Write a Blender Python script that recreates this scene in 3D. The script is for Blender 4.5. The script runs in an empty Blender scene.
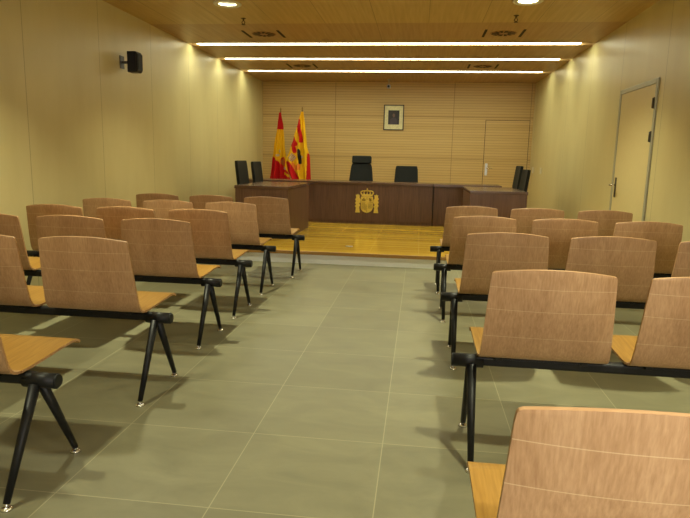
import bpy, bmesh, math, random
from mathutils import Vector, Matrix
random.seed(7)
SC = bpy.context.scene
COL = SC.collection
PI = math.pi
R = math.radians

# ------------------------------------------------------------------ room numbers (metres)
XL, XR, YN, YF, H = -3.47, 2.30, -1.4, 12.9, 2.90     # left wall, right wall, rear wall, far wall, ceiling
STY, STZ = 7.0, 0.15                                  # stage front and height

# ------------------------------------------------------------------ node material helper
def srgb(r, g, b):
    f = lambda c: (c/12.92 if c <= .04045 else ((c+.055)/1.055)**2.4)
    return (f(r/255), f(g/255), f(b/255), 1)

class NT:
    def __init__(s, name, rough=.5, metal=0, spec=.5):
        s.m = bpy.data.materials.new(name); s.m.use_nodes = True
        s.t = s.m.node_tree; s.b = s.t.nodes['Principled BSDF']
        s.b.inputs['Roughness'].default_value = rough
        s.b.inputs['Metallic'].default_value = metal
        s.b.inputs['Specular IOR Level'].default_value = spec
    def n(s, kind, **kw):
        nd = s.t.nodes.new(kind)
        for k, v in kw.items(): setattr(nd, k, v)
        return nd
    def l(s, a, b): s.t.links.new(a, b)
    def coord(s, scale=(1, 1, 1), which='Object', loc=(0, 0, 0)):
        c = s.n('ShaderNodeTexCoord'); m = s.n('ShaderNodeMapping')
        m.inputs['Scale'].default_value = scale; m.inputs['Location'].default_value = loc
        s.l(c.outputs[which], m.inputs['Vector']); return m.outputs[0]
    def noise(s, vec, scale=5, detail=4, rough=.55, dist=0):
        n = s.n('ShaderNodeTexNoise'); n.inputs['Scale'].default_value = scale
        n.inputs['Detail'].default_value = detail; n.inputs['Roughness'].default_value = rough
        n.inputs['Distortion'].default_value = dist
        s.l(vec, n.inputs['Vector']); return n.outputs['Fac']
    def ramp(s, fac, stops, interp='LINEAR'):
        r = s.n('ShaderNodeValToRGB'); r.color_ramp.interpolation = interp
        e = r.color_ramp.elements
        while len(e) < len(stops): e.new(.5)
        for i, (p, c) in enumerate(stops): e[i].position = p; e[i].color = c
        s.l(fac, r.inputs[0]); return r.outputs[0]
    def math(s, op, a, b=None, clamp=False):
        m = s.n('ShaderNodeMath', operation=op); m.use_clamp = clamp
        for i, v in enumerate((a, b)):
            if v is None: continue
            if isinstance(v, (int, float)): m.inputs[i].default_value = v
            else: s.l(v, m.inputs[i])
        return m.outputs[0]
    def mix(s, fac, a, b, mode='MIX'):
        m = s.n('ShaderNodeMix', data_type='RGBA', blend_type=mode)
        for key, v in ((0, fac), (6, a), (7, b)):
            if isinstance(v, (int, float, tuple)): m.inputs[key].default_value = v
            else: s.l(v, m.inputs[key])
        return m.outputs[2]
    def xyz(s, vec):
        x = s.n('ShaderNodeSeparateXYZ'); s.l(vec, x.inputs[0]); return x.outputs
    def line(s, co, pitch, offset, width):
        """1 on thin lines at offset + k*pitch"""
        a = s.math('ADD', co, -offset + pitch*1000.5)
        a = s.math('MODULO', a, pitch); a = s.math('SUBTRACT', a, pitch/2)
        a = s.math('ABSOLUTE', a); return s.math('LESS_THAN', a, width/2)
    def at(s, co, pos, width):
        a = s.math('ABSOLUTE', s.math('SUBTRACT', co, pos)); return s.math('LESS_THAN', a, width/2)
    def bump(s, h, strength=.2, dist=.01):
        b = s.n('ShaderNodeBump'); b.inputs['Strength'].default_value = strength
        b.inputs['Distance'].default_value = dist; s.l(h, b.inputs['Height']); s.l(b.outputs[0], s.b.inputs['Normal'])
    def color(s, c):
        if isinstance(c, tuple): s.b.inputs['Base Color'].default_value = c
        else: s.l(c, s.b.inputs['Base Color'])
        return s.m

def plain(name, c, rough=.5, metal=0, spec=.5, var=.12, scale=30):
    t = NT(name, rough, metal, spec)
    v = t.noise(t.coord(), scale, 3)
    d = tuple(x*(1-var) for x in c[:3]) + (1,); e = tuple(min(1, x*(1+var)) for x in c[:3]) + (1,)
    t.color(t.ramp(v, [(.3, d), (.7, e)])); return t.m

def emit(name, c, s):
    m = bpy.data.materials.new(name); m.use_nodes = True
    b = m.node_tree.nodes['Principled BSDF']
    b.inputs['Base Color'].default_value = (.8, .8, .8, 1)
    b.inputs['Emission Color'].default_value = c; b.inputs['Emission Strength'].default_value = s
    return m

def wood(name, dark, mid, light, grain='z', rough=.4, fine=140, spec=.5, slits=None, wav=.0):
    t = NT(name, rough, 0, spec)
    sc = {'z': (fine, fine, 3.0), 'y': (fine, 3.0, fine), 'x': (3.0, fine, fine)}[grain]
    sc2 = {'z': (9, 9, .7), 'y': (9, .7, 9), 'x': (.7, 9, 9)}[grain]
    info = t.n('ShaderNodeObjectInfo')
    add = t.n('ShaderNodeVectorMath', operation='ADD')
    t.l(t.coord(sc), add.inputs[0]); 
    sh = t.n('ShaderNodeVectorMath', operation='SCALE'); sh.inputs[0].default_value = (40, 40, 40)
    t.l(info.outputs['Random'], sh.inputs['Scale']); t.l(sh.outputs[0], add.inputs[1])
    n1 = t.noise(add.outputs[0], 1, 3, .6)
    add2 = t.n('ShaderNodeVectorMath', operation='ADD'); t.l(t.coord(sc2), add2.inputs[0]); t.l(sh.outputs[0], add2.inputs[1])
    n2 = t.noise(add2.outputs[0], 1, 3, .5, .6)
    f = t.math('ADD', t.math('MULTIPLY', n1, .6), t.math('MULTIPLY', n2, .4))
    c = t.ramp(f, [(.34, dark), (.5, mid), (.66, light)])
    if slits:
        z = t.xyz(t.coord())[2]
        for zz in slits:
            c = t.mix(t.math('MULTIPLY', t.at(z, zz, .0022), .45), c, (.75, .6, .38, 1))
    t.color(c); t.bump(n1, .08, .002); return t

M = {}
# beech plywood of the seats
_bd, _bm, _bl = srgb(171, 124, 78), srgb(190, 142, 94), srgb(206, 161, 112)
_bd, _bm, _bl = srgb(160, 122, 87), srgb(177, 139, 102), srgb(192, 155, 118)
M['beech_back'] = wood('beech_back', _bd, _bm, _bl, 'z', .42, 150, slits=(.775, .68, .56)).m
M['beech_seat'] = wood('beech_seat', srgb(152, 110, 44), srgb(168, 125, 54), srgb(182, 140, 68), 'y', .38, 110).m
M['beech_edge'] = wood('beech_edge', srgb(160, 118, 76), srgb(182, 140, 96), srgb(200, 160, 116), 'x', .5, 60).m
M['wenge'] = wood('wenge', srgb(84, 60, 48), srgb(100, 72, 58), srgb(112, 84, 68), 'z', .42, 60).m
M['wenge_top'] = wood('wenge_top', srgb(76, 56, 44), srgb(94, 70, 56), srgb(108, 84, 68), 'x', .24, 60, .5).m
M['black_metal'] = plain('black_metal', (.008, .008, .009, 1), .45, .0, .3, .1)
M['chrome'] = plain('chrome', (.75, .75, .75, 1), .2, 1, .5, .03)
M['steel'] = plain('steel', (.62, .62, .60, 1), .35, 1, .5, .05)
M['rubber'] = plain('rubber', (.02, .02, .02, 1), .7)
M['leather'] = plain('leather', (.010, .012, .012, 1), .6, 0, .22, .25, 60)
M['plastic'] = plain('plastic', (.010, .011, .015, 1), .45)
M['mesh_grille'] = plain('mesh_grille', (.016, .018, .030, 1), .7, 0, .4, .5, 400)
M['alu'] = plain('alu', srgb(168, 166, 146), .4, .25, .5, .04)
M['dark_gap'] = plain('dark_gap', (.02, .015, .01, 1), .9)
M['white_plastic'] = plain('white_plastic', srgb(225, 222, 205), .4, 0, .5, .03)
M['gold'] = plain('gold', srgb(238, 212, 98), .4, .15, .6, .12, 60)
M['gold_dark'] = plain('gold_dark', srgb(150, 122, 50), .5, .2, .5, .12, 60)

# --- walls: pale cream laminate panels with fine joints
def wall_mat(name, off, pitch):
    t = NT(name, .36, 0, .4)
    co = t.coord(which='Object'); x = t.xyz(co)
    base = t.ramp(t.noise(t.coord((1.5, 1.5, .4)), 2, 4), [(.3, srgb(203, 191, 140)), (.7, srgb(211, 200, 150))])
    fine = t.noise(t.coord((300, 300, 40)), 1, 2)
    base = t.mix(t.math('MULTIPLY', fine, .10), base, srgb(186, 166, 112))
    j = t.line(x[1], pitch, off, .007)
    c = t.mix(t.math('MULTIPLY', j, .55), base, srgb(96, 82, 48))
    t.color(c); t.bump(t.math('SUBTRACT', 1, j), .3, .003); return t.m
M['wall_left'] = wall_mat('wall_left', 4.95, 1.25)
M['wall_right'] = wall_mat('wall_right', 6.17, 1.30)

# --- far wall: maple boards with horizontal grooves, wider joints between sheets
def slat_mat(name, axis_line, pitch, joints, dark, mid, light, gw=.007, gdark=.42, rough=.42):
    t = NT(name, rough, 0, .45)
    co = t.xyz(t.coord())
    g = (.9, 30, 30)
    n = t.noise(t.coord(g), 1, 3, .55, .3)
    # every board its own tone
    idx = t.math('FLOOR', t.math('DIVIDE', co[axis_line], pitch*2))
    wn = t.n('ShaderNodeTexWhiteNoise', noise_dimensions='1D'); t.l(idx, wn.inputs['W'])
    f = t.math('ADD', t.math('MULTIPLY', n, .75), t.math('MULTIPLY', wn.outputs[0], .25))
    c = t.ramp(f, [(.15, dark), (.5, mid), (.85, light)])
    gr = t.line(co[axis_line], pitch, 0, gw)
    c = t.mix(t.math('MULTIPLY', gr, gdark), c, srgb(84, 54, 20))
    js = None
    for ax, p in joints:
        a = t.at(co[ax], p, .012); js = a if js is None else t.math('MAXIMUM', js, a)
    if js is not None: c = t.mix(t.math('MULTIPLY', js, .5), c, srgb(88, 60, 24))
    t.color(c); t.bump(t.math('SUBTRACT', 1, gr), .15, .003); return t.m
MW = (srgb(190, 158, 98), srgb(202, 172, 112), srgb(212, 184, 126))
M['wall_back'] = slat_mat('wall_back', 2, .054, [(0, -1.86), (0, .66), (0, 2.235), (2, 2.20), (2, 1.33)], *MW)
M['door_slats'] = slat_mat('door_slats', 2, .054, [], *MW)

# --- ceiling
def ceil_mat(name, cols, slots):
    t = NT(name, .45, 0, .4)
    co = t.xyz(t.coord())
    n = t.noise(t.coord((30, 1.2, 30)), 1, 3, .5, .3)
    c = t.ramp(n, [(.3, cols[0]), (.5, cols[1]), (.7, cols[2])])
    if slots:
        s = t.line(co[1], .03, 0, .004)
        c = t.mix(t.math('MULTIPLY', s, .3), c, srgb(60, 36, 14))
    j = t.line(co[0], .626, .66, .006) if not slots else t.line(co[0], .626*4, .66+.626*2, .006)
    c = t.mix(t.math('MULTIPLY', j, .6), c, srgb(66, 46, 18))
    t.color(c); return t.m
M['ceil_near'] = ceil_mat('ceil_near', (srgb(176, 150, 90), srgb(186, 160, 99), srgb(194, 169, 108)), False)
M['ceil_far'] = ceil_mat('ceil_far', (srgb(162, 130, 84), srgb(172, 140, 92), srgb(180, 149, 101)), True)

# --- stone tile floor 60 x 60
def tile_mat():
    t = NT('floor_tile', .34, 0, .45)
    co = t.xyz(t.coord())
    ix = t.math('FLOOR', t.math('DIVIDE', t.math('ADD', co[0], 1.3137), .6))
    iy = t.math('FLOOR', t.math('DIVIDE', t.math('SUBTRACT', co[1], 1.8903), .6))
    cb = t.n('ShaderNodeCombineXYZ'); t.l(ix, cb.inputs[0]); t.l(iy, cb.inputs[1])
    wn = t.n('ShaderNodeTexWhiteNoise', noise_dimensions='3D'); t.l(cb.outputs[0], wn.inputs['Vector'])
    big = t.noise(t.coord((1.2, 2.5, 1)), 2.2, 5, .6, .8)
    f = t.math('ADD', t.math('MULTIPLY', big, .8), t.math('MULTIPLY', wn.outputs['Value'], .2))
    c = t.ramp(f, [(.25, srgb(112, 109, 86)), (.5, srgb(127, 124, 98)), (.75, srgb(143, 139, 110))])
    spec = t.noise(t.coord(), 180, 2)
    c = t.mix(t.math('MULTIPLY', spec, .12), c, srgb(90, 86, 64))
    gx = t.line(co[0], .6, -1.3137, .0045); gy = t.line(co[1], .6, 1.8903, .0045)
    g = t.math('MAXIMUM', gx, gy)
    c = t.mix(t.math('MULTIPLY', g, .42), c, srgb(190, 184, 150))
    t.color(c); t.bump(t.math('SUBTRACT', 1, g), .15, .002)
    rr = t.math('ADD', t.math('MULTIPLY', big, .16), .30); t.l(rr, t.b.inputs['Roughness'])
    return t.m
M['floor'] = tile_mat()

def parquet_mat():
    t = NT('stage_parquet', .13, 0, .5)
    co = t.xyz(t.coord())
    row = t.math('FLOOR', t.math('DIVIDE', co[1], .075))
    wn = t.n('ShaderNodeTexWhiteNoise', noise_dimensions='1D'); t.l(row, wn.inputs['W'])
    n = t.noise(t.coord((1.4, 45, 1)), 1, 3, .55, .2)
    f = t.math('ADD', t.math('MULTIPLY', n, .6), t.math('MULTIPLY', wn.outputs[0], .4))
    c = t.ramp(f, [(.25, srgb(188, 146, 46)), (.5, srgb(206, 165, 57)), (.75, srgb(220, 182, 74))])
    rows = t.line(co[1], .075, 0, .003)
    c = t.mix(t.math('MULTIPLY', rows, .35), c, srgb(120, 74, 20))
    gx = t.line(co[0], .6, .03, .010); gy = t.line(co[1], .6, 7.35, .010)
    c = t.mix(t.math('MULTIPLY', t.math('MAXIMUM', gx, gy), .3), c, srgb(228, 192, 110))
    t.color(c); return t.m
M['parquet'] = parquet_mat()
M['nosing'] = wood('nosing', srgb(158, 116, 62), srgb(174, 130, 72), srgb(186, 142, 82), 'x', .4, 60).m
M['riser'] = plain('riser_metal', srgb(248, 251, 255), .3, .0, .6, .01, 8)


# ------------------------------------------------------------------ mesh helpers
def obj(name, bm, mats, parent=None, loc=None, smooth=False, bevel=0, seg=2):
    me = bpy.data.meshes.new(name)
    bmesh.ops.recalc_face_normals(bm, faces=bm.faces)
    bm.to_mesh(me); bm.free()
    for m in (mats if isinstance(mats, (list, tuple)) else [mats]): me.materials.append(m)
    if smooth:
        for p in me.polygons: p.use_smooth = True
    o = bpy.data.objects.new(name, me); COL.objects.link(o)
    if parent: o.parent = parent
    if loc: o.location = loc
    if bevel:
        b = o.modifiers.new('bevel', 'BEVEL'); b.width = bevel; b.segments = seg; b.limit_method = 'ANGLE'; b.angle_limit = R(40)
    return o

def box(bm, x0, x1, y0, y1, z0, z1, mi=0):
    v = [bm.verts.new((x, y, z)) for z in (z0, z1) for y in (y0, y1) for x in (x0, x1)]
    for f in ((0, 1, 3, 2), (4, 5, 7, 6), (0, 1, 5, 4), (2, 3, 7, 6), (0, 2, 6, 4), (1, 3, 7, 5)):
        fc = bm.faces.new([v[i] for i in f]); fc.material_index = mi
    return bm
def B(*a): return box(bmesh.new(), *a)

def tube(bm, a, b, r0, r1=None, n=16, caps=True, mi=0):
    r1 = r0 if r1 is None else r1
    a, b = Vector(a), Vector(b); d = (b-a).normalized()
    u = d.orthogonal().normalized(); w = d.cross(u)
    ra = [bm.verts.new(a + (u*math.cos(2*PI*i/n)+w*math.sin(2*PI*i/n))*r0) for i in range(n)]
    rb = [bm.verts.new(b + (u*math.cos(2*PI*i/n)+w*math.sin(2*PI*i/n))*r1) for i in range(n)]
    for i in range(n):
        f = bm.faces.new([ra[i], ra[(i+1) % n], rb[(i+1) % n], rb[i]]); f.smooth = True; f.material_index = mi
    if caps:
        bm.faces.new(ra[::-1]).material_index = mi; bm.faces.new(rb).material_index = mi
    return bm

def lathe(bm, prof, n=24, c=(0, 0, 0), mi=0, closed=False):
    rings = []
    for r, z in prof:
        rings.append([bm.verts.new((c[0]+r*math.cos(2*PI*i/n), c[1]+r*math.sin(2*PI*i/n), c[2]+z)) for i in range(n)] if r > 1e-6 else [bm.verts.new((c[0], c[1], c[2]+z))])
    for a, b in zip(rings, rings[1:]):
        for i in range(n):
            j = (i+1) % n
            q = [a[i % len(a)], a[j % len(a)], b[j % len(b)], b[i % len(b)]]
            q2 = []
            for x in q:
                if x not in q2: q2.append(x)
            if len(q2) > 2:
                f = bm.faces.new(q2); f.smooth = True; f.material_index = mi
    return bm

def prism(bm, pts, y0, y1, mi=0):
    """polygon pts in (x,z), extruded in y"""
    a = [bm.verts.new((x, y0, z)) for x, z in pts]; b = [bm.verts.new((x, y1, z)) for x, z in pts]
    bm.faces.new(a).material_index = mi; bm.faces.new(b[::-1]).material_index = mi
    for i in range(len(pts)):
        j = (i+1) % len(pts); bm.faces.new([a[i], b[i], b[j], a[j]]).material_index = mi
    return bm

def empty(name, loc=(0, 0, 0), rz=0):
    o = bpy.data.objects.new(name, None); COL.objects.link(o)
    o.location = loc; o.rotation_euler = (0, 0, rz); o.empty_display_size = .1; return o
def tag(o, label, cat, group=None):
    o['label'] = label; o['category'] = cat
    if group: o['group'] = group
    return o
def struct(o): o['kind'] = 'structure'; return o
def copy_tree(o, parent=None):
    c = o.copy(); COL.objects.link(c); c.parent = parent
    for ch in list(o.children): copy_tree(ch, c)
    return c

# ------------------------------------------------------------------ room shell
T = .12
struct(obj('floor', B(XL-T, XR+T, YN-T, YF+T, -.1, 0), M['floor']))
struct(obj('wall_left', B(XL-T, XL, YN-T, YF+T, 0, H+.1), M['wall_left']))
struct(obj('wall_right', B(XR, XR+T, YN-T, YF+T, 0, H+.1), M['wall_right']))
struct(obj('wall_back', B(XL, XR, YF, YF+T, 0, H+.1), M['wall_back']))
# rear wall behind the photographer with an opening for an added, unseen window
WX0, WX1, WZ0, WZ1 = .30, 2.05, .95, 2.15
bm = bmesh.new()
box(bm, XL, WX0, YN-T, YN, 0, H+.1); box(bm, WX1, XR, YN-T, YN, 0, H+.1)
box(bm, WX0, WX1, YN-T, YN, 0, WZ0); box(bm, WX0, WX1, YN-T, YN, WZ1, H+.1)
struct(obj('wall_rear', bm, M['wall_right']))
wf = struct(obj('fill_window_1', B(WX0, WX1, YN-.08, YN-.07, WZ0, WZ1), emit('fill_glow_glass', (1, .98, .98, 1), 8.5)))  # glowing pane added as fill light for the near seat backs
bm = bmesh.new()
for x in (WX0, 1.15, WX1-.05): box(bm, x, x+.05, YN-.07, YN-.02, WZ0, WZ1)
box(bm, WX0, WX1, YN-.07, YN-.02, WZ0, WZ0+.05); box(bm, WX0, WX1, YN-.07, YN-.02, WZ1-.05, WZ1)
obj('fill_window_frame', bm, M['alu'], wf)

DL = [(x, y) for y in (6.5, 4.1, 1.7, -.7) for x in (-2.14, 1.02)]      # recessed downlights; only the stage-side pair is in view, the rest added for light
STRIP = [8.76, 10.03, 11.38]                                             # light slots across the ceiling
YC = 7.45
def slab(name, x0, x1, y0, y1, holes, mat):
    xs = sorted({x0, x1} | {h[0] for h in holes} | {h[1] for h in holes})
    ys = sorted({y0, y1} | {h[2] for h in holes} | {h[3] for h in holes})
    inside = lambda x, y: any(h[0] < x < h[1] and h[2] < y < h[3] for h in holes)
    bm = bmesh.new()
    for xa, xb in zip(xs, xs[1:]):
        for ya, yb in zip(ys, ys[1:]):
            if not inside((xa+xb)/2, (ya+yb)/2): box(bm, xa, xb, ya, yb, H, H+.1)
    bmesh.ops.remove_doubles(bm, verts=bm.verts, dist=1e-5)
    return struct(obj(name, bm, mat))
slab('ceiling', XL, XR, YN, YC, [(x-.1, x+.1, y-.1, y+.1) for x, y in DL], M['ceil_near'])
slab('ceiling', XL, XR, YC, YF, [(XL+.01, XR-.01, y-.075, y+.075) for y in STRIP], M['ceil_far'])

# ------------------------------------------------------------------ stage
st = empty('stage_platform', (0, STY, 0)); struct(st)
st['label'] = 'low stage across the far end with glossy parquet and a bright metal riser'
deck = obj('deck', B(XL, XR, 0, YF-STY, .02, STZ), M['parquet'], st)
deck.data.transform(Matrix.Translation((0, STY, 0))); deck.location = (0, -STY, 0)
obj('nosing', B(XL, XR, -.022, -.0005, STZ-.042, STZ), M['nosing'], st, bevel=.004)
obj('riser', B(XL, XR, -.012, -.0005, 0, STZ-.042), M['riser'], st)

# ------------------------------------------------------------------ door in the right wall
dr = struct(empty('door_1', (XR, 6.86, 0)))
Y0, Y1, ZT, FW = -.56, .56, 2.13, .05
bm = bmesh.new()
box(bm, -.016, -.001, Y0, Y0+FW, 0, ZT); box(bm, -.016, -.001, Y1-FW, Y1, 0, ZT); box(bm, -.016, -.001, Y0+FW, Y1-FW, ZT-FW, ZT)
obj('door_frame', bm, M['alu'], dr, bevel=.004)
obj('door_leaf', B(-.010, -.001, Y0+FW+.004, Y1-FW-.004, .008, ZT-FW-.004), M['wall_right_leaf'] if 'wall_right_leaf' in M else plain('door_laminate', srgb(210, 194, 142), .36, 0, .4, .02), dr)
hd = bmesh.new(); box(hd, -.018, -.010, .40, .445, .90, 1.13)
hn = obj('door_handle', hd, plain('handle_plate', (.10, .095, .08, 1), .35, .7), dr, bevel=.003)
bm = bmesh.new(); tube(bm, (-.018, .42, 1.04), (-.075, .42, 1.04), .011); tube(bm, (-.075, .43, 1.04), (-.075, .29, 1.04), .011)
obj('lever', bm, M['chrome'], hn)
for z in (.3, 1.56, 1.89):
    bm = bmesh.new(); box(bm, -.022, -.010, Y0+FW-.014, Y0+FW+.014, z-.055, z+.055); tube(bm, (-.026, Y0+FW, z-.05), (-.026, Y0+FW, z+.05), .010)
    obj('hinge', bm, M['steel'] if z < 0 else plain('hinge_metal', (.10, .09, .07, 1), .4, .6), dr)

# door in the far wall, boarded like the wall
d2 = struct(empty('door_2', (1.785, YF, STZ)))
bm = bmesh.new()
for a in ((-.455, -.445, 0, 2.0), (.445, .455, 0, 2.0), (-.445, .445, 1.99, 2.0)): box(bm, a[0], a[1], -.003, -.0005, a[2], a[3])
obj('door_gap', bm, M['dark_gap'], d2)
lf = obj('door_leaf', B(-.445, .445, -.008, -.0005, .004, 1.99), M['door_slats'], d2)
lf.data.transform(Matrix.Translation((1.785, 0, STZ))); lf.location = (-1.785, 0, -STZ)
bm = bmesh.new(); box(bm, -.415, -.362, -.022, -.008, .85, 1.10)
hn = obj('door_handle', bm, M['steel'], d2, bevel=.004)
bm = bmesh.new(); tube(bm, (-.385, -.02, 1.0), (-.385, -.065, 1.0), .010); tube(bm, (-.395, -.065, 1.0), (-.27, -.065, 1.0), .010)
obj('lever', bm, M['chrome'], hn)

# ------------------------------------------------------------------ ceiling fittings
dl0 = None
whiteish = plain('reflector', (.85, .84, .78, 1), .25, .6, .5, .02)
lamp_m = emit('lamp_glass', (1, .93, .72, 1), 2.2)
DLP, STP = 15.5, 17.5
def make_downlight():
    t = empty('recessed_downlight')
    bm = bmesh.new(); lathe(bm, [(.098, .0), (.150, .0), (.152, -.006), (.145, -.012), (.104, -.010), (.098, 0)], 32)
    obj('trim_ring', bm, M['white_plastic'], t)
    bm = bmesh.new(); lathe(bm, [(.0975, -.002), (.092, .03), (.07, .075), (.0, .08)], 32)
    obj('reflector', bm, whiteish, t)
    bm = bmesh.new(); lathe(bm, [(.0, .070), (.066, .070), (.066, .066), (.0, .064)], 24)
    obj('lamp_glass', bm, lamp_m, t)
    return t
dl_lab = {(-2.14, 6.5): 'round recessed downlight in the near ceiling, on the left, above the wall speaker side',
          (1.02, 6.5): 'round recessed downlight in the near ceiling, on the right, above the door side'}
d0 = make_downlight()
for i, (x, y) in enumerate(DL):
    o = d0 if i == 0 else copy_tree(d0)
    o.location = (x, y, H)
    lab = dl_lab.get((x, y))
    if lab is None:
        lab = 'added unseen round recessed downlight over the %s rows, %s' % ('left' if x < 0 else 'right', {4.1: 'second from the stage', 1.7: 'third from the stage', -.7: 'hindmost of its line'}[y])
    tag(o, lab, 'ceiling light', 'recessed downlights')
    L = bpy.data.lights.new('downlight_lamp', 'AREA'); L.shape = 'DISK'; L.size = .12
    L.energy = DLP*({(1.02, -.7): 3.6, (1.02, 1.7): .75, (-2.14, -.7): .1, (-2.14, 1.7): .06}.get((x, y), 1)); L.spread = R((110 if x > 0 and y > 6 else 100) if y > 0 else 150)  # hindmost right lamp boosted to brighten the near seat backs
    L.color = (1, .99, .66) if y > 0 else (1, .97, .90)
    lo = bpy.data.objects.new('downlight_lamp', L); COL.objects.link(lo); lo.parent = o; lo.location = (0, 0, .06)

strip_m = emit('strip_glow', (1, 1, .68, 1), STP)
for k, y in enumerate(STRIP):
    t = tag(empty('ceiling_light_strip', (0, y, H)), 'long bright light strip across the ceiling, %s' % ['nearest the seats', 'the middle one of three', 'the one nearest the far wall'][k], 'ceiling light', 'light strips in the ceiling')
    bm = bmesh.new(); box(bm, XL+.011, XR-.011, -.074, .074, .040, .099)
    obj('housing', bm, M['dark_gap'], t)
    obj('diffuser', B(-3.345, 2.12, -.067, .067, .006, .0395), strip_m, t)

def make_vent():
    t = empty('ceiling_vent')
    bm = bmesh.new(); lathe(bm, [(0, -.004), (.16, -.004), (.165, 0)], 36)
    obj('plate', bm, plain('vent_plate', srgb(150, 108, 58), .5), t)
    bm = bmesh.new()
    for k in range(12):
        a = 2*PI*k/12; c, s = math.cos(a), math.sin(a)
        p = [(.055, -.011), (.15, -.024), (.15, .024), (.055, .011)]
        sw = .35
        v = [bm.verts.new((r*math.cos(a+r*sw*4)-w*math.sin(a), r*math.sin(a+r*sw*4)+w*math.cos(a), -.0055)) for r, w in p]
        bm.faces.new(v)
        v2 = [bm.verts.new((q.co.x, q.co.y, -.0042)) for q in v]; bm.faces.new(v2[::-1])
        for i in range(4): bm.faces.new([v[i], v2[i], v2[(i+1) % 4], v[(i+1) % 4]])
    obj('swirl_blades', bm, M['dark_gap'], t)
    for sx in (-1, 1):
        obj('air_slot', B(sx*.235-.016, sx*.235+.016, -.22, .22, -.004, -.0002), M['dark_gap'], t)
    return t
v0 = make_vent()
vl = [((-2.148, 8.05), 'round swirl air vent between two slots, left side, before the first light strip'),
      ((.985, 8.05), 'round swirl air vent between two slots, right side, before the first light strip'),
      ((-2.16, 10.72), 'round swirl air vent between two slots, left side, behind the second light strip'),
      ((1.0, 10.72), 'round swirl air vent between two slots, right side, behind the second light strip')]
for i, ((x, y), lab) in enumerate(vl):
    o = v0 if i == 0 else copy_tree(v0)
    o.location = (x, y, H); tag(o, lab, 'air vent', 'swirl vents in the ceiling')

def make_sprinkler():
    t = empty('fire_sprinkler')
    bm = bmesh.new(); lathe(bm, [(0, -.004), (.03, -.004), (.03, 0)], 16); tube(bm, (0, 0, -.004), (0, 0, -.03), .008)
    obj('stem', bm, plain('brass', srgb(90, 72, 40), .4, .6), t)
    bm = bmesh.new()
    tube(bm, (-.008, 0, -.03), (-.02, 0, -.05), .004, n=8); tube(bm, (.008, 0, -.03), (.02, 0, -.05), .004, n=8)
    tube(bm, (-.02, 0, -.05), (0, 0, -.07), .004, n=8); tube(bm, (.02, 0, -.05), (0, 0, -.07), .004, n=8)
    lathe(bm, [(0, -.07), (.024, -.07), (.024, -.074), (0, -.074)], 12)
    obj('deflector', bm, M['chrome'] if 0 else plain('brass_dark', srgb(80, 60, 36), .4, .6), t)
    return t
s0 = make_sprinkler()
for i, (x, y, lab) in enumerate([(-2.165, 7.17, 'small sprinkler head under the ceiling, left side'), (1.0, 7.12, 'small sprinkler head under the ceiling, right side')]):
    o = s0 if i == 0 else copy_tree(s0)
    o.location = (x, y, H); tag(o, lab, 'sprinkler', 'sprinkler heads')

# hanging camera by the far wall
t = tag(empty('security_camera', (-.70, 12.45, H)), 'small grey device hanging from the ceiling in front of the far wall', 'camera')
bm = bmesh.new(); lathe(bm, [(0, -.012), (.035, -.012), (.035, 0)], 16); tube(bm, (0, 0, -.012), (0, 0, -.11), .010)
obj('mount', bm, M['alu'], t)
bm = bmesh.new(); box(bm, -.035, .035, -.06, .06, -.18, -.11)
bd = obj('body', bm, plain('grey_plastic', srgb(170, 170, 184), .4), t, bevel=.008)
bm = bmesh.new(); tube(bm, (0, -.06, -.145), (0, -.075, -.145), .024); obj('lens', bm, M['plastic'], bd)

# ------------------------------------------------------------------ beam seating
def shell_profile():
    """centre line of the one-piece shell in (y, z), from front edge to top of back"""
    P = [(.345, .452), (.335, .462), (.31, .467), (.22, .463), (.12, .455), (.03, .449), (-.03, .449),
         (-.065, .456), (-.088, .475), (-.100, .505), (-.112, .56), (-.124, .64), (-.138, .74), (-.152, .845)]
    return P
def sheet(pts_w, thick, cols=12, dish=.0, arch=0.0, name=''):
    """pts_w: list of (y, z, halfwidth, curve) ; builds a thick curved sheet"""
    bm = bmesh.new()
    n = len(pts_w); grid = []
    for side in (0, 1):
        g = []
        for i, (y, z, hw, cv) in enumerate(pts_w):
            a = pts_w[max(0, i-1)]; b = pts_w[min(n-1, i+1)]
            d = Vector((0, b[0]-a[0], b[1]-a[1])).normalized(); nr = Vector((0, d.z, -d.y))
            row = []
            for k in range(cols+1):
                u = -1+2*k/cols
                ar = arch*(1-u*u)*(i/(n-1))**6 if arch else 0
                p = Vector((u*hw, y, z+ar)) + Vector((0, cv*(1-u*u), 0)) + nr*(thick*(side-.5))
                row.append(bm.verts.new(p))
            g.append(row)
        grid.append(g)
    for s in (0, 1):
        for i in range(n-1):
            for k in range(cols):
                q = [grid[s][i][k], grid[s][i][k+1], grid[s][i+1][k+1], grid[s][i+1][k]]
                f = bm.faces.new(q if s == 0 else q[::-1]); f.smooth = True
    def rim(a, b):
        for i in range(len(a)-1):
            f = bm.faces.new([a[i], a[i+1], b[i+1], b[i]]); f.material_index = 1
    rim([grid[0][i][0] for i in range(n)], [grid[1][i][0] for i in range(n)])
    rim([grid[0][i][-1] for i in range(n)], [grid[1][i][-1] for i in range(n)])
    rim(grid[0][0], grid[1][0]); rim(grid[0][-1], grid[1][-1])
    for e in bm.edges:
        if len({f.material_index for f in e.link_faces}) > 1: e.smooth = False
    return bm
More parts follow.
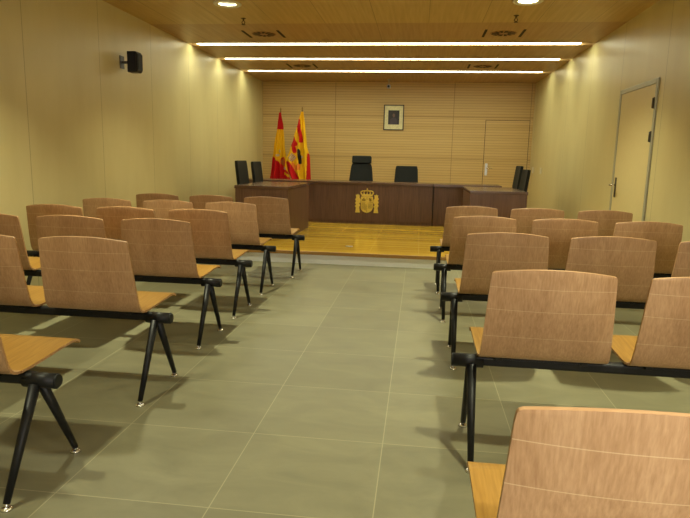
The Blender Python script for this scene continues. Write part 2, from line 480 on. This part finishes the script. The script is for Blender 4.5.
def back_bm():
    prof = [(-.030, .4475), (-.050, .4495), (-.068, .4560), (-.082, .468), (-.092, .485), (-.100, .51), (-.110, .56), (-.121, .62), (-.132, .69), (-.142, .76), (-.149, .81), (-.1525, .829), (-.1535, .8345), (-.154, .8375)]
    pts = []
    for i, (y, z) in enumerate(prof):
        q = max(0, (z-.468)/(.8405-.468))
        hw = .262 - .021*q - max(0, .468-z)*.05
        if z > .825: hw -= {.829: .0015, .8345: .005, .8375: .012}.get(z, 0)
        pts.append((y, z, hw, -.028*min(1, q*1.6)))
    return sheet(pts, .0105, 16, arch=.020)
def seat_bm():
    prof = [(.352, .446), (.345, .456), (.33, .4625), (.29, .465), (.20, .460), (.11, .453), (.02, .448), (-.0298, .4475)]
    pts = [(y, z, .268 - .0035*(.352-y)/.38, 0) for y, z in prof]
    return sheet(pts, .0105, 14)
back_me = seat_me = None
CX = (-.010, -.620, -1.230)
def make_bench():
    """origin: floor below the beam at the middle of the aisle-side seat; aisle end towards +x"""
    t = empty('beam_seating')
    bm = bmesh.new(); box(bm, -1.22-.285, .285, -.024, .024, .392, .4365)
    obj('beam', bm, M['black_metal'], t, bevel=.012, seg=3)
    for s, x in ((1, .295), (-1, -1.515)):
        bm = bmesh.new(); tube(bm, (x-.05*s, 0, .408), (x+.082*s, 0, .408), .0295, n=24)
        tube(bm, (x+.082*s, 0, .408), (x+.088*s, 0, .408), .0295, .024, n=24)
        obj('beam_end', bm, M['black_metal'], t)
        for q in (-1, 1):
            top = Vector((x, .018*q, .395)); foot = Vector((x, .215*q, .022))
            bm = bmesh.new(); tube(bm, top, foot, .0215, .0125, 18)
            lg = obj('leg', bm, M['black_metal'], t)
            bm = bmesh.new(); tube(bm, (x, .215*q, .024), (x, .215*q, .010), .008, n=12)
            lathe(bm, [(0, .012), (.012, .012), (.021, .006), (.022, 0), (0, 0)], 18, (x, .215*q, 0))
            obj('foot_pad', bm, M['chrome'], lg)
    for x in CX:
        st_ = obj('seat', seat_bm(), [M['beech_seat'], M['beech_edge']], t, (x, 0, 0))
        bk = obj('backrest', back_bm(), [M['beech_back'], M['beech_edge']], t, (x, 0, 0))
        bm = bmesh.new(); box(bm, -.19, .19, -.05, .13, .434, .4425); box(bm, -.19, -.16, -.055, .20, .430, .448); box(bm, .16, .19, -.055, .20, .430, .448)
        obj('seat_bracket', bm, M['black_metal'], t, (x, 0, 0), bevel=.003)
    return t
proto = make_bench()
rows = [(-1.715, 1.98, 'L', 'plywood seat row left of the aisle nearest the camera, only one seat pan in view'),
        (-1.665, 2.905, 'L', 'second plywood seat row from the camera left of the aisle'),
        (-1.708, 3.83, 'L', 'third plywood seat row from the camera left of the aisle'),
        (-1.713, 4.60, 'L', 'fourth plywood seat row from the camera left of the aisle'),
        (-1.718, 5.43, 'L', 'fifth plywood seat row from the camera, left side, second from the stage'),
        (-1.605, 6.285, 'L', 'left row of plywood seats nearest the stage, right in front of the left desk'),
        (.456, 1.175, 'R', 'nearest plywood seat row right of the aisle, cut by the bottom of the photo'),
        (.572, 2.525, 'R', 'second plywood seat row from the camera right of the aisle'),
        (.568, 3.755, 'R', 'third plywood seat row from the camera right of the aisle'),
        (.547, 4.83, 'R', 'fourth plywood seat row from the camera right of the aisle, second from the stage'),
        (.535, 5.86, 'R', 'right row of plywood seats nearest the stage, in front of the right desk')]
for i, (x, y, side, lab) in enumerate(rows):
    o = proto if i == 0 else copy_tree(proto)
    o.location = (x, y, 0) if side == 'L' else (x+1.205, y, 0)
    tag(o, lab, 'seating', 'rows of beam seats')

# ------------------------------------------------------------------ desks on the stage
def desk(name, lab, x0, x1, y0, y1, overhang=.02, front=None):
    t = tag(empty(name, ((x0+x1)/2, (y0+y1)/2, STZ)), lab, 'desk', None)
    w, d = (x1-x0)/2, (y1-y0)/2; h = .88-STZ
    obj('desktop', B(-w, w, -d, d, h-.042, h), M['wenge_top'], t, bevel=.003)
    return t, w, d, h
t, w, d, h = desk('judge_bench', 'long dark brown desk with the gold coat of arms, centre of the stage', -2.035, .245, 10.28, 10.98)
obj('front_panel', B(-w+.001, w-.001, -d+.02, -d+.05, .055, h-.042), M['wenge'], t, bevel=.002)
obj('plinth', B(-w+.001, w-.001, -d+.032, -d+.062, 0, .055), M['wenge'], t)
for s in (-1, 1): obj('side_panel', B(s*(w-.04) if s > 0 else -w+.01, w-.01 if s > 0 else -w+.04, -d+.062, d-.03, 0, h-.042), M['wenge'], t)
EMX, EMZ = -.895, .552
# gold coat of arms
def emblem(parent, px, py, pz):
    """crowned shield between two columns, a relief"""
    e = empty('coat_of_arms', (px, py, pz)); e.parent = parent; e['label'] = 'gold relief of a crowned shield between two columns'
    F, Bk = -.014, 0
    def part(name, bm, m=M['gold']): return obj(name, bm, m, e)
    bm = bmesh.new()      # shield
    sh = [(-.105, .075), (-.105, -.10), (-.098, -.135), (-.075, -.165), (-.04, -.182), (0, -.192), (.04, -.182), (.075, -.165), (.098, -.135), (.105, -.10), (.105, .075)]
    prism(bm, sh, F, Bk)
    s = part('shield', bm)
    # quarters raised: castle, lion, bars, net, oval
    bm = bmesh.new()
    prism(bm, [(-.085, .005), (-.085, .04), (-.075, .04), (-.075, .03), (-.065, .03), (-.065, .055), (-.045, .055), (-.045, .03), (-.035, .03), (-.035, .04), (-.025, .04), (-.025, .005)], F-.005, F)
    obj('castle', bm, M['gold_dark'], s)
    bm = bmesh.new()
    prism(bm, [(.03, .002), (.045, .02), (.035, .035), (.04, .055), (.055, .06), (.062, .045), (.08, .052), (.075, .03), (.088, .02), (.075, .012), (.082, -.004), (.066, .004), (.055, -.006), (.05, .008)], F-.005, F)
    obj('lion', bm, M['gold_dark'], s)
    bm = bmesh.new()
    for x in (-.088, -.066, -.044, -.022): prism(bm, [(x, -.03), (x, -.13-(x+.088)*.3), (x+.009, -.133-(x+.088)*.3), (x+.009, -.03)], F-.004, F)
    obj('bars', bm, M['gold_dark'], s)
    bm = bmesh.new()
    for k in range(4):
        prism(bm, [(.025+.018*k, -.03), (.025+.018*k, -.12), (.029+.018*k, -.12), (.029+.018*k, -.03)], F-.004, F)
        prism(bm, [(.022, -.04-.022*k), (.09, -.04-.022*k), (.09, -.044-.022*k), (.022, -.044-.022*k)], F-.0045, F)
    obj('chains', bm, M['gold_dark'], s)
    bm = bmesh.new(); prism(bm, [(.03*math.cos(2*PI*i/20), -.02+.036*math.sin(2*PI*i/20)) for i in range(20)], F-.009, F)
    obj('oval_shield', bm, M['gold'], s)
    bm = bmesh.new()
    prism(bm, [(-.105, -.012), (.105, -.012), (.105, -.018), (-.105, -.018)], F-.003, F); prism(bm, [(-.003, .07), (.003, .07), (.003, -.185), (-.003, -.185)], F-.003, F)
    obj('dividers', bm, M['gold_dark'], s)
    # crown
    bm = bmesh.new()
    prism(bm, [(-.095, .085), (-.10, .115), (.10, .115), (.095, .085), (.05, .078), (-.05, .078)], F-.004, Bk)
    def arc(p0, p1, p2, wd=.018):
        pts = []
        for i in range(9):
            u = i/8; x = (1-u)**2*p0[0]+2*u*(1-u)*p1[0]+u*u*p2[0]; z = (1-u)**2*p0[1]+2*u*(1-u)*p1[1]+u*u*p2[1]; pts.append((x, z))
        up, dn = [], []
        for i, (x, z) in enumerate(pts):
            a = pts[max(0, i-1)]; b = pts[min(8, i+1)]; dx, dz = b[0]-a[0], b[1]-a[1]; l = math.hypot(dx, dz)
            up.append((x-dz/l*wd/2, z+dx/l*wd/2)); dn.append((x+dz/l*wd/2, z-dx/l*wd/2))
        prism(bm, up+dn[::-1], F-.006, Bk)
    for sgn in (-1, 1):
        arc((sgn*.096, .112), (sgn*.15, .178), (0, .172)); arc((sgn*.052, .112), (sgn*.075, .165), (0, .172), .013)
    arc((0, .112), (.001, .14), (0, .17), .012)
    for x in (-.096, -.05, 0, .05, .096): prism(bm, [(x+.009*math.cos(2*PI*i/10), .122+.011*math.sin(2*PI*i/10)) for i in range(10)], F-.008, Bk)
    prism(bm, [(.016*math.cos(2*PI*i/14), .182+.014*math.sin(2*PI*i/14)) for i in range(14)], F-.006, Bk)
    box(bm, -.004, .004, F-.004, Bk, .19, .215); box(bm, -.011, .011, F-.004, Bk, .200, .207)
    part('crown', bm)
    for sgn in (-1, 1):     # columns
        bm = bmesh.new(); cx = sgn*.162
        box(bm, cx-.029, cx+.029, F, Bk, -.13, .06); box(bm, cx-.040, cx+.040, F-.003, Bk, -.19, -.165); box(bm, cx-.034, cx+.034, F-.002, Bk, -.165, -.13)
        box(bm, cx-.030, cx+.030, F-.003, Bk, .06, .078)
        prism(bm, [(cx-.03, .078), (cx-.036, .108), (cx-.016, .098), (cx, .118), (cx+.016, .098), (cx+.036, .108), (cx+.03, .078)], F-.003, Bk)
        c = part('column', bm)
        bm = bmesh.new()     # ribbon
        for z in (-.10, -.045, .01):
            prism(bm, [(cx-.044, z), (cx-.044, z+.028), (cx+.044, z+.046), (cx+.044, z+.018)], F-.006, F)
        xi = sgn*.112
        prism(bm, [(xi, -.03), (xi, .03), (xi+sgn*.03, .045), (xi+sgn*.03, -.01)] if sgn > 0 else [(xi, .03), (xi, -.03), (xi+sgn*.03, -.01), (xi+sgn*.03, .045)], F-.002, Bk)
        obj('ribbon', bm, M['gold'], c)
    e.scale = (1, 1, 1.06)
    return e
fp = emblem(t, EMX-t.location.x, -d+.0195, EMZ-STZ)

for x0, x1, lab, s in ((.25, 1.40, 'dark brown desk wing joined to the right end of the centre desk', 1), (-3.18, -2.04, 'dark brown desk wing at the left end of the centre desk, behind the left desk', -1)):
    t, w, d, h = desk('side_desk', lab, x0, x1, 10.30, 10.98)
    obj('front_panel', B(-w+.012, w-.01, -d+.035, -d+.06, .05, h-.042), M['wenge'], t, bevel=.002)
    obj('plinth', B(-w+.012, w-.01, -d+.045, -d+.07, 0, .05), M['wenge'], t)
    xs = (w-.04, w-.01) if s > 0 else (-w+.01, -w+.04)
    obj('side_panel', B(xs[0], xs[1], -d+.07, d-.03, 0, h-.042), M['wenge'], t)
    xi = (-w+.001, -w+.012) if s > 0 else (w-.012, w-.001)
    obj('joint_strip', B(xi[0], xi[1], -d+.03, -d+.3, 0, h-.042), M['dark_gap'], t)

# lateral desks
t, w, d, h = desk('lateral_desk', 'dark brown desk standing endways on the left of the stage, in front of the flags', -2.55, -1.78, 7.96, 9.55)
obj('inner_panel', B(w-.035, w-.01, -d+.035, d-.01, 0, h-.042), M['wenge'], t, bevel=.002)
obj('end_panel', B(-w+.01, w-.01, -d+.01, -d+.035, 0, h-.042), M['wenge'], t, bevel=.002)
obj('end_panel', B(-w+.01, w-.035, d-.345, d-.32, 0, h-.042), M['wenge'], t, bevel=.002)
t, w, d, h = desk('lateral_desk', 'dark brown desk standing endways on the right of the stage, by the black chairs', .705, 1.495, 8.35, 9.72)
obj('inner_panel', B(-w+.01, -w+.035, -d+.035, d-.01, 0, h-.042), M['wenge'], t, bevel=.002)
obj('end_panel', B(-w+.01, w-.01, -d+.01, -d+.035, 0, h-.042), M['wenge'], t, bevel=.002)
obj('end_panel', B(-w+.035, w-.01, d-.035, d-.01, 0, h-.042), M['wenge'], t, bevel=.002)

# ------------------------------------------------------------------ black chairs (facing -y by default)
def pad(w0, w1, z0, z1, y0, y1, th, curve=.02, n=8):
    """padded panel: width w0 at the bottom to w1 at the top, y0 bottom, y1 top"""
    pts = []
    for i in range(n+1):
        s = i/n; e = min(1, min(s, 1-s)*14+.45)
        pts.append((y0+(y1-y0)*s, z0+(z1-z0)*s, (w0+(w1-w0)*s)/2 - (0 if 0 < i < n else .012), curve*(.3+.7*s)))
    return sheet(pts, th, 10)
def office_chair(lab, x, y, rz, top, wb, wt, headrest, group=None):
    t = tag(empty('swivel_chair', (x, y, STZ), rz), lab, 'chair', group)
    zt = top-STZ
    bm = bmesh.new(); box(bm, -.25, .25, -.25, .24, .40, .49); obj('seat', bm, M['leather'], t, bevel=.03, seg=3)
    z1 = zt-.155 if headrest else zt
    o = obj('backrest', pad(wb+.03, wt+.0, .50, z1, .225, .225+(z1-.5)*.16, .06, .02), [M['leather'], M['leather']], t, bevel=.012, seg=2)
    if headrest:
        yy = .225+(z1-.5)*.16
        obj('headrest', pad(wt-.01, wt-.02, z1+.004, zt, yy-.006, yy+.012, .085, .01), [M['leather'], M['leather']], t, bevel=.02, seg=3)
    bm = bmesh.new(); box(bm, -.035, .035, .15, .25, .41, .53); tube(bm, (0, 0, .40), (0, 0, .09), .028, .03)
    obj('gas_column', bm, M['black_metal'], t)
    bm = bmesh.new()
    for k in range(5):
        a = 2*PI*k/5+.3; tube(bm, (0, 0, .10), (.27*math.cos(a), .27*math.sin(a), .065), .022, .014, 10)
    obj('star_base', bm, M['black_metal'], t)
    for k in range(5):
        a = 2*PI*k/5+.3; cx, cy = .27*math.cos(a), .27*math.sin(a)
        bm = bmesh.new(); tube(bm, (cx-.02*math.sin(a), cy+.02*math.cos(a), .027), (cx+.02*math.sin(a), cy-.02*math.cos(a), .027), .027, n=14); tube(bm, (cx, cy, .04), (cx, cy, .066), .008, n=8)
        obj('caster', bm, M['rubber'], t)
    for s in (-1, 1):
        bm = bmesh.new(); tube(bm, (s*.25, .14, .44), (s*.28, .12, .52), .013); tube(bm, (s*.28, .12, .52), (s*.28, .12, .62), .013); box(bm, s*.28-.03, s*.28+.03, -.10, .16, .615, .645)
        obj('armrest', bm, M['plastic'], t)
    return t
office_chair('tall black leather chair with a headrest behind the centre desk, above the coat of arms', -1.145, 11.42, 0, 1.345, .49, .40, True)
office_chair('lower black chair behind the centre desk, right of the tall one with the headrest', -.255, 11.42, 0, 1.165, .46, .43, False)

def side_chair(lab, x, y, rz, top, group, lean=.12, w=.50):
    t = tag(empty('conference_chair', (x, y, STZ), rz), lab, 'chair', group)
    zt = top-STZ
    bm = bmesh.new(); box(bm, -.25, .25, -.22, .23, .41, .47); obj('seat', bm, M['leather'], t, bevel=.02, seg=3)
    obj('backrest', pad(w+.03, w, .46, zt, .20, .20+(zt-.46)*lean, .045, .015), [M['leather'], M['leather']], t, bevel=.01, seg=2)
    for sx in (-1, 1):
        for sy in (-1, 1):
            bm = bmesh.new(); tube(bm, (sx*.23, sy*.18, .42), (sx*.24, sy*.21, 0), .013, .013, 12)
            obj('leg', bm, M['chrome'] if 0 else M['black_metal'], t)
    return t
side_chair('black high-backed chair at the left desk, the one nearer the camera', -2.44, 8.80, R(90), 1.215, 'black chairs at the left desk')
side_chair('black high-backed chair at the left desk, the one nearer the flags', -2.44, 9.64, R(90), 1.20, 'black chairs at the left desk')
side_chair('black high-backed chair at the right desk, the one nearer the camera', 1.355, 9.35, R(-90), 1.175, 'black chairs at the right desk', .12, .50)
side_chair('black high-backed chair at the right desk, the one farther from the camera', 1.355, 10.03, R(-90), 1.225, 'black chairs at the right desk', .12, .50)

# ------------------------------------------------------------------ flags
FC = {'red': srgb(192, 22, 28), 'yel': srgb(230, 180, 26), 'dark': srgb(34, 26, 20), 'pale': srgb(196, 176, 150), 'org': srgb(226, 130, 50), 'brn': srgb(176, 96, 44)}
def fabric(k, c):
    t = NT('flag_'+k, .7, 0, .2)
    n = t.noise(t.coord(), 500, 2)
    t.color(t.mix(t.math('MULTIPLY', n, .2), c, tuple(x*.6 for x in c[:3])+(1,))); return t.m
FM = {k: fabric(k, c) for k, c in FC.items()}
FK = list(FC)
def flag(lab, px, py, ztop, left, right, zb, colour, phase, cloth_label):
    """left/right: (t, dx) outlines from the pole top down"""
    t = tag(empty('flag', (px, py, STZ)), lab, 'flag')
    bm = bmesh.new(); lathe(bm, [(0, .035), (.03, .035), (.14, .02), (.15, 0), (0, 0)], 28); obj('stand', bm, M['steel'], t)
    zt = ztop-STZ
    bm = bmesh.new(); tube(bm, (0, 0, .03), (0, 0, zt), .013, n=12); obj('pole', bm, plain('pole_wood', srgb(110, 78, 44), .4), t)
    bm = bmesh.new(); lathe(bm, [(.0, .0), (.018, .0), (.02, .012), (.01, .02), (.018, .04), (.012, .06), (0, .095)], 14, (0, 0, zt)); obj('finial', bm, plain('finial_brass', srgb(140, 112, 60), .35, .6), t)
    NX, NZ = 66, 120; z1, z0 = zt-.02, zb-STZ
    def itp(tab, s):
        for (a, va), (b, vb) in zip(tab, tab[1:]):
            if s <= b: u = (s-a)/(b-a); u = u*u*(3-2*u)*.5+u*.5; return va+(vb-va)*u
        return tab[-1][1]
    bm = bmesh.new(); G = []
    for j in range(NZ+1):
        s = j/NZ; z = z1+(z0-z1)*s; xl, xr = itp(left, s), itp(right, s); row = []
        for i in range(NX+1):
            u = i/NX
            x = xl+(xr-xl)*u
            amp = .012+.055*s
            y = -.03-amp*(1+math.cos(u*PI*6+phase+s*1.3)) - .02*math.sin(u*13+s*5)*s
            hem = .05*math.sin(u*PI*5+phase)*s**4
            row.append(bm.verts.new((x, y, z+hem)))
        G.append(row)
    for j in range(NZ):
        for i in range(NX):
            f = bm.faces.new([G[j][i], G[j][i+1], G[j+1][i+1], G[j+1][i]]); f.smooth = True
            c0 = f.calc_center_median(); f.material_index = FK.index(colour(c0.x*47.5, (z1-c0.z)*48))
    o = obj('cloth', bm, [FM[k] for k in FK], t)
    sm = o.modifiers.new('thick', 'SOLIDIFY'); sm.thickness = .003
    return t
def dist(px, py, ax, ay, bx, by):
    t = max(0, min(1, ((px-ax)*(bx-ax)+(py-ay)*(by-ay))/((bx-ax)**2+(by-ay)**2)))
    return math.hypot(px-ax-t*(bx-ax), py-ay-t*(by-ay))
# cloth patterns, in cloth units of about 2 cm: a across from the pole, b down from the top
def spain(a, b):
    if b < 16.5: return 'red'
    if ((a-3.6)/2.6)**2+((b-48.5)/4.8)**2 < 1: return 'brn' if ((a-3.6)/1.8)**2+((b-48.5)/3.6)**2 < 1 else 'red'
    if ((a+2.4)/1.9)**2+((b-42)/1.2)**2 < 1 or ((a+.2)/1.0)**2+((b-38)/1.6)**2 < 1: return 'pale'
    if ((a-5.4)/1.5)**2+((b-55)/1.6)**2 < 1: return 'pale'
    if b < 44+.93*(a+6.4): return 'yel'
    if a > 4.5 and abs(b-60-(a-5)*.5) < 1.3: return 'yel'
    return 'red'
def aragon(a, b):
    if abs(a+9.2)/4.0+abs(b-44)/4.6 < 1:
        q = (int(a*1.4+40)+int(b*1.2)) % 3
        return 'pale' if q else 'brn'
    if dist(a, b, -2.6, 37, -1.0, 49) < 1.5-.05*abs(b-43)*.6: return 'dark'
    if ((a+.1)/1.2)**2+((b-43.5)/1.3)**2 < 1: return 'pale'
    if dist(a, b, -13.4, 50.7, -2.3, 70.7) < 3.2: return 'red'
    if dist(a, b, -9, 31, -6.6, 38) < 1.9 and b < 41: return 'red'
    if dist(a, b, -3.2, 13, -.4, 28) < 1.9 or dist(a, b, -2.9, 8, -3.0, 15) < 1.2: return 'red'
    if dist(a, b, -9.5, 24, -6.2, 31) < 2.0: return 'red'
    if abs(a+5.2) < 4.2 and 46 < b < 56 and b > 52-abs(a+5.2): return 'org'
    if b > 40 and 5.9+.0*b < a < 8.6+.01*b: return 'red'
    return 'yel'
flag('red and yellow flag with a small crest hanging on a pole, left of the two', -2.93, 12.32, 2.22,
     [(0, -.02), (.2, -.05), (.48, -.12), (.72, -.165), (1, -.22)], [(0, .02), (.2, .08), (.45, .11), (.7, .16), (1, .25)], .72, spain, .6, '')
flag('yellow flag with red stripes and a shield hanging on a pole, right of the two', -2.405, 12.0, 2.22,
     [(0, -.02), (.12, -.07), (.35, -.165), (.55, -.26), (.66, -.33), (.82, -.29), (1, -.14)], [(0, .03), (.2, .07), (.45, .11), (.62, .175), (1, .20)], .72, aragon, 2.2, '')

# ------------------------------------------------------------------ wall things
t = tag(empty('framed_portrait', (-.597, YF, 2.172)), 'framed portrait photograph with a wide cream mount hung on the wood wall', 'picture')
bm = bmesh.new(); w, h, b = .215, .265, .020
box(bm, -w, w, -.03, -.001, h-b, h); box(bm, -w, w, -.03, -.001, -h, -h+b); box(bm, -w, -w+b, -.03, -.001, -h+b, h-b); box(bm, w-b, w, -.03, -.001, -h+b, h-b)
obj('frame', bm, plain('frame_wood', srgb(44, 30, 20), .35), t)
obj('mount', B(-w+b, w-b, -.014, -.004, -h+b, h-b), plain('mount_card', srgb(226, 220, 178), .6), t)
pp = obj('print', B(-.118, .118, -.0165, -.0141, -.145, .15), plain('print_dark', srgb(30, 24, 30), .35), t)
bm = bmesh.new()
prism(bm, [(-.085, -.145), (-.075, -.04), (-.035, -.005), (.035, -.005), (.075, -.04), (.085, -.145)], -.0175, -.0166)
obj('figure_suit', bm, plain('print_suit', srgb(58, 46, 58), .35), pp)
bm = bmesh.new(); prism(bm, [(.028*math.cos(2*PI*i/20), .045+.04*math.sin(2*PI*i/20)) for i in range(20)], -.0178, -.0166)
obj('figure_head', bm, plain('print_face', srgb(96, 70, 60), .35), pp)

t = tag(empty('wall_speaker', (XL, 6.68, 2.315)), 'small black loudspeaker mounted high on the left wall', 'speaker')
bm = bmesh.new(); box(bm, .001, .012, -.045, .045, -.07, .07); tube(bm, (.012, 0, 0), (.105, 0, 0), .016)
obj('wall_bracket', bm, plain('bracket_grey', (.10, .095, .10, 1), .5), t)
bm = bmesh.new(); prism(bm, [(.10, -.115), (.10, .115), (.205, .115), (.225, .09), (.225, -.095), (.205, -.115)], -.065, .065)
cb = obj('cabinet', bm, M['plastic'], t, bevel=.006); cb.rotation_euler = (0, 0, 0)
bm = bmesh.new(); box(bm, .110, .205, -.070, -.0655, -.10, .10); obj('side_grille', bm, M['mesh_grille'], cb)
bm = bmesh.new(); box(bm, .2255, .231, -.055, .055, -.085, .085); obj('front_grille', bm, M['mesh_grille'], cb)

for y, lab in ((12.52, 'small white switch plate on the right wall, nearer the far wall'), (11.72, 'small white switch plate on the right wall, farther from the far wall')):
    t = tag(obj('wall_switch', B(-.010, -.0005, -.065, .065, -.06, .06), M['white_plastic'], None, (XR, y, 1.135), bevel=.003), lab, 'switch', 'switch plates by the stage')
    obj('rocker', B(-.014, -.0101, -.025, .025, -.03, .03), M['white_plastic'], t)
t = tag(obj('floor_outlet', B(-.045, .045, -.025, .025, 0, .006), M['steel'], None, (-.87, 7.52, STZ), bevel=.002), 'small metal outlet lid lying flush in the parquet of the stage front', 'outlet')

# ------------------------------------------------------------------ camera
cam = bpy.data.cameras.new('camera'); co = bpy.data.objects.new('camera', cam); COL.objects.link(co)
f_px, yaw, pit, rol, ch = 586.66, .121759, .168079, .022652, 1.267364
fw = Vector((-math.sin(yaw)*math.cos(pit), math.cos(yaw)*math.cos(pit), -math.sin(pit)))
rt = Vector((math.cos(yaw), math.sin(yaw), 0)); up = rt.cross(fw)
r2 = rt*math.cos(rol)+up*math.sin(rol); u2 = -rt*math.sin(rol)+up*math.cos(rol)
co.matrix_world = Matrix(((r2.x, u2.x, -fw.x, 0), (r2.y, u2.y, -fw.y, 0), (r2.z, u2.z, -fw.z, ch), (0, 0, 0, 1)))
cam.sensor_fit = 'HORIZONTAL'; cam.sensor_width = 36; cam.lens = 36*f_px/690; cam.clip_start = .02; cam.clip_end = 60
SC.camera = co

w = bpy.data.worlds.new('world'); SC.world = w; w.use_nodes = True
w.node_tree.nodes['Background'].inputs[0].default_value = (.5, .5, .5, 1); w.node_tree.nodes['Background'].inputs[1].default_value = .05
vs = SC.view_settings
vs.view_transform = 'Standard'; vs.look = 'None'; vs.gamma = 1; vs.exposure = 0; vs.use_curve_mapping = False
SC.cycles.use_denoising = True
SC.cycles.max_bounces = 8
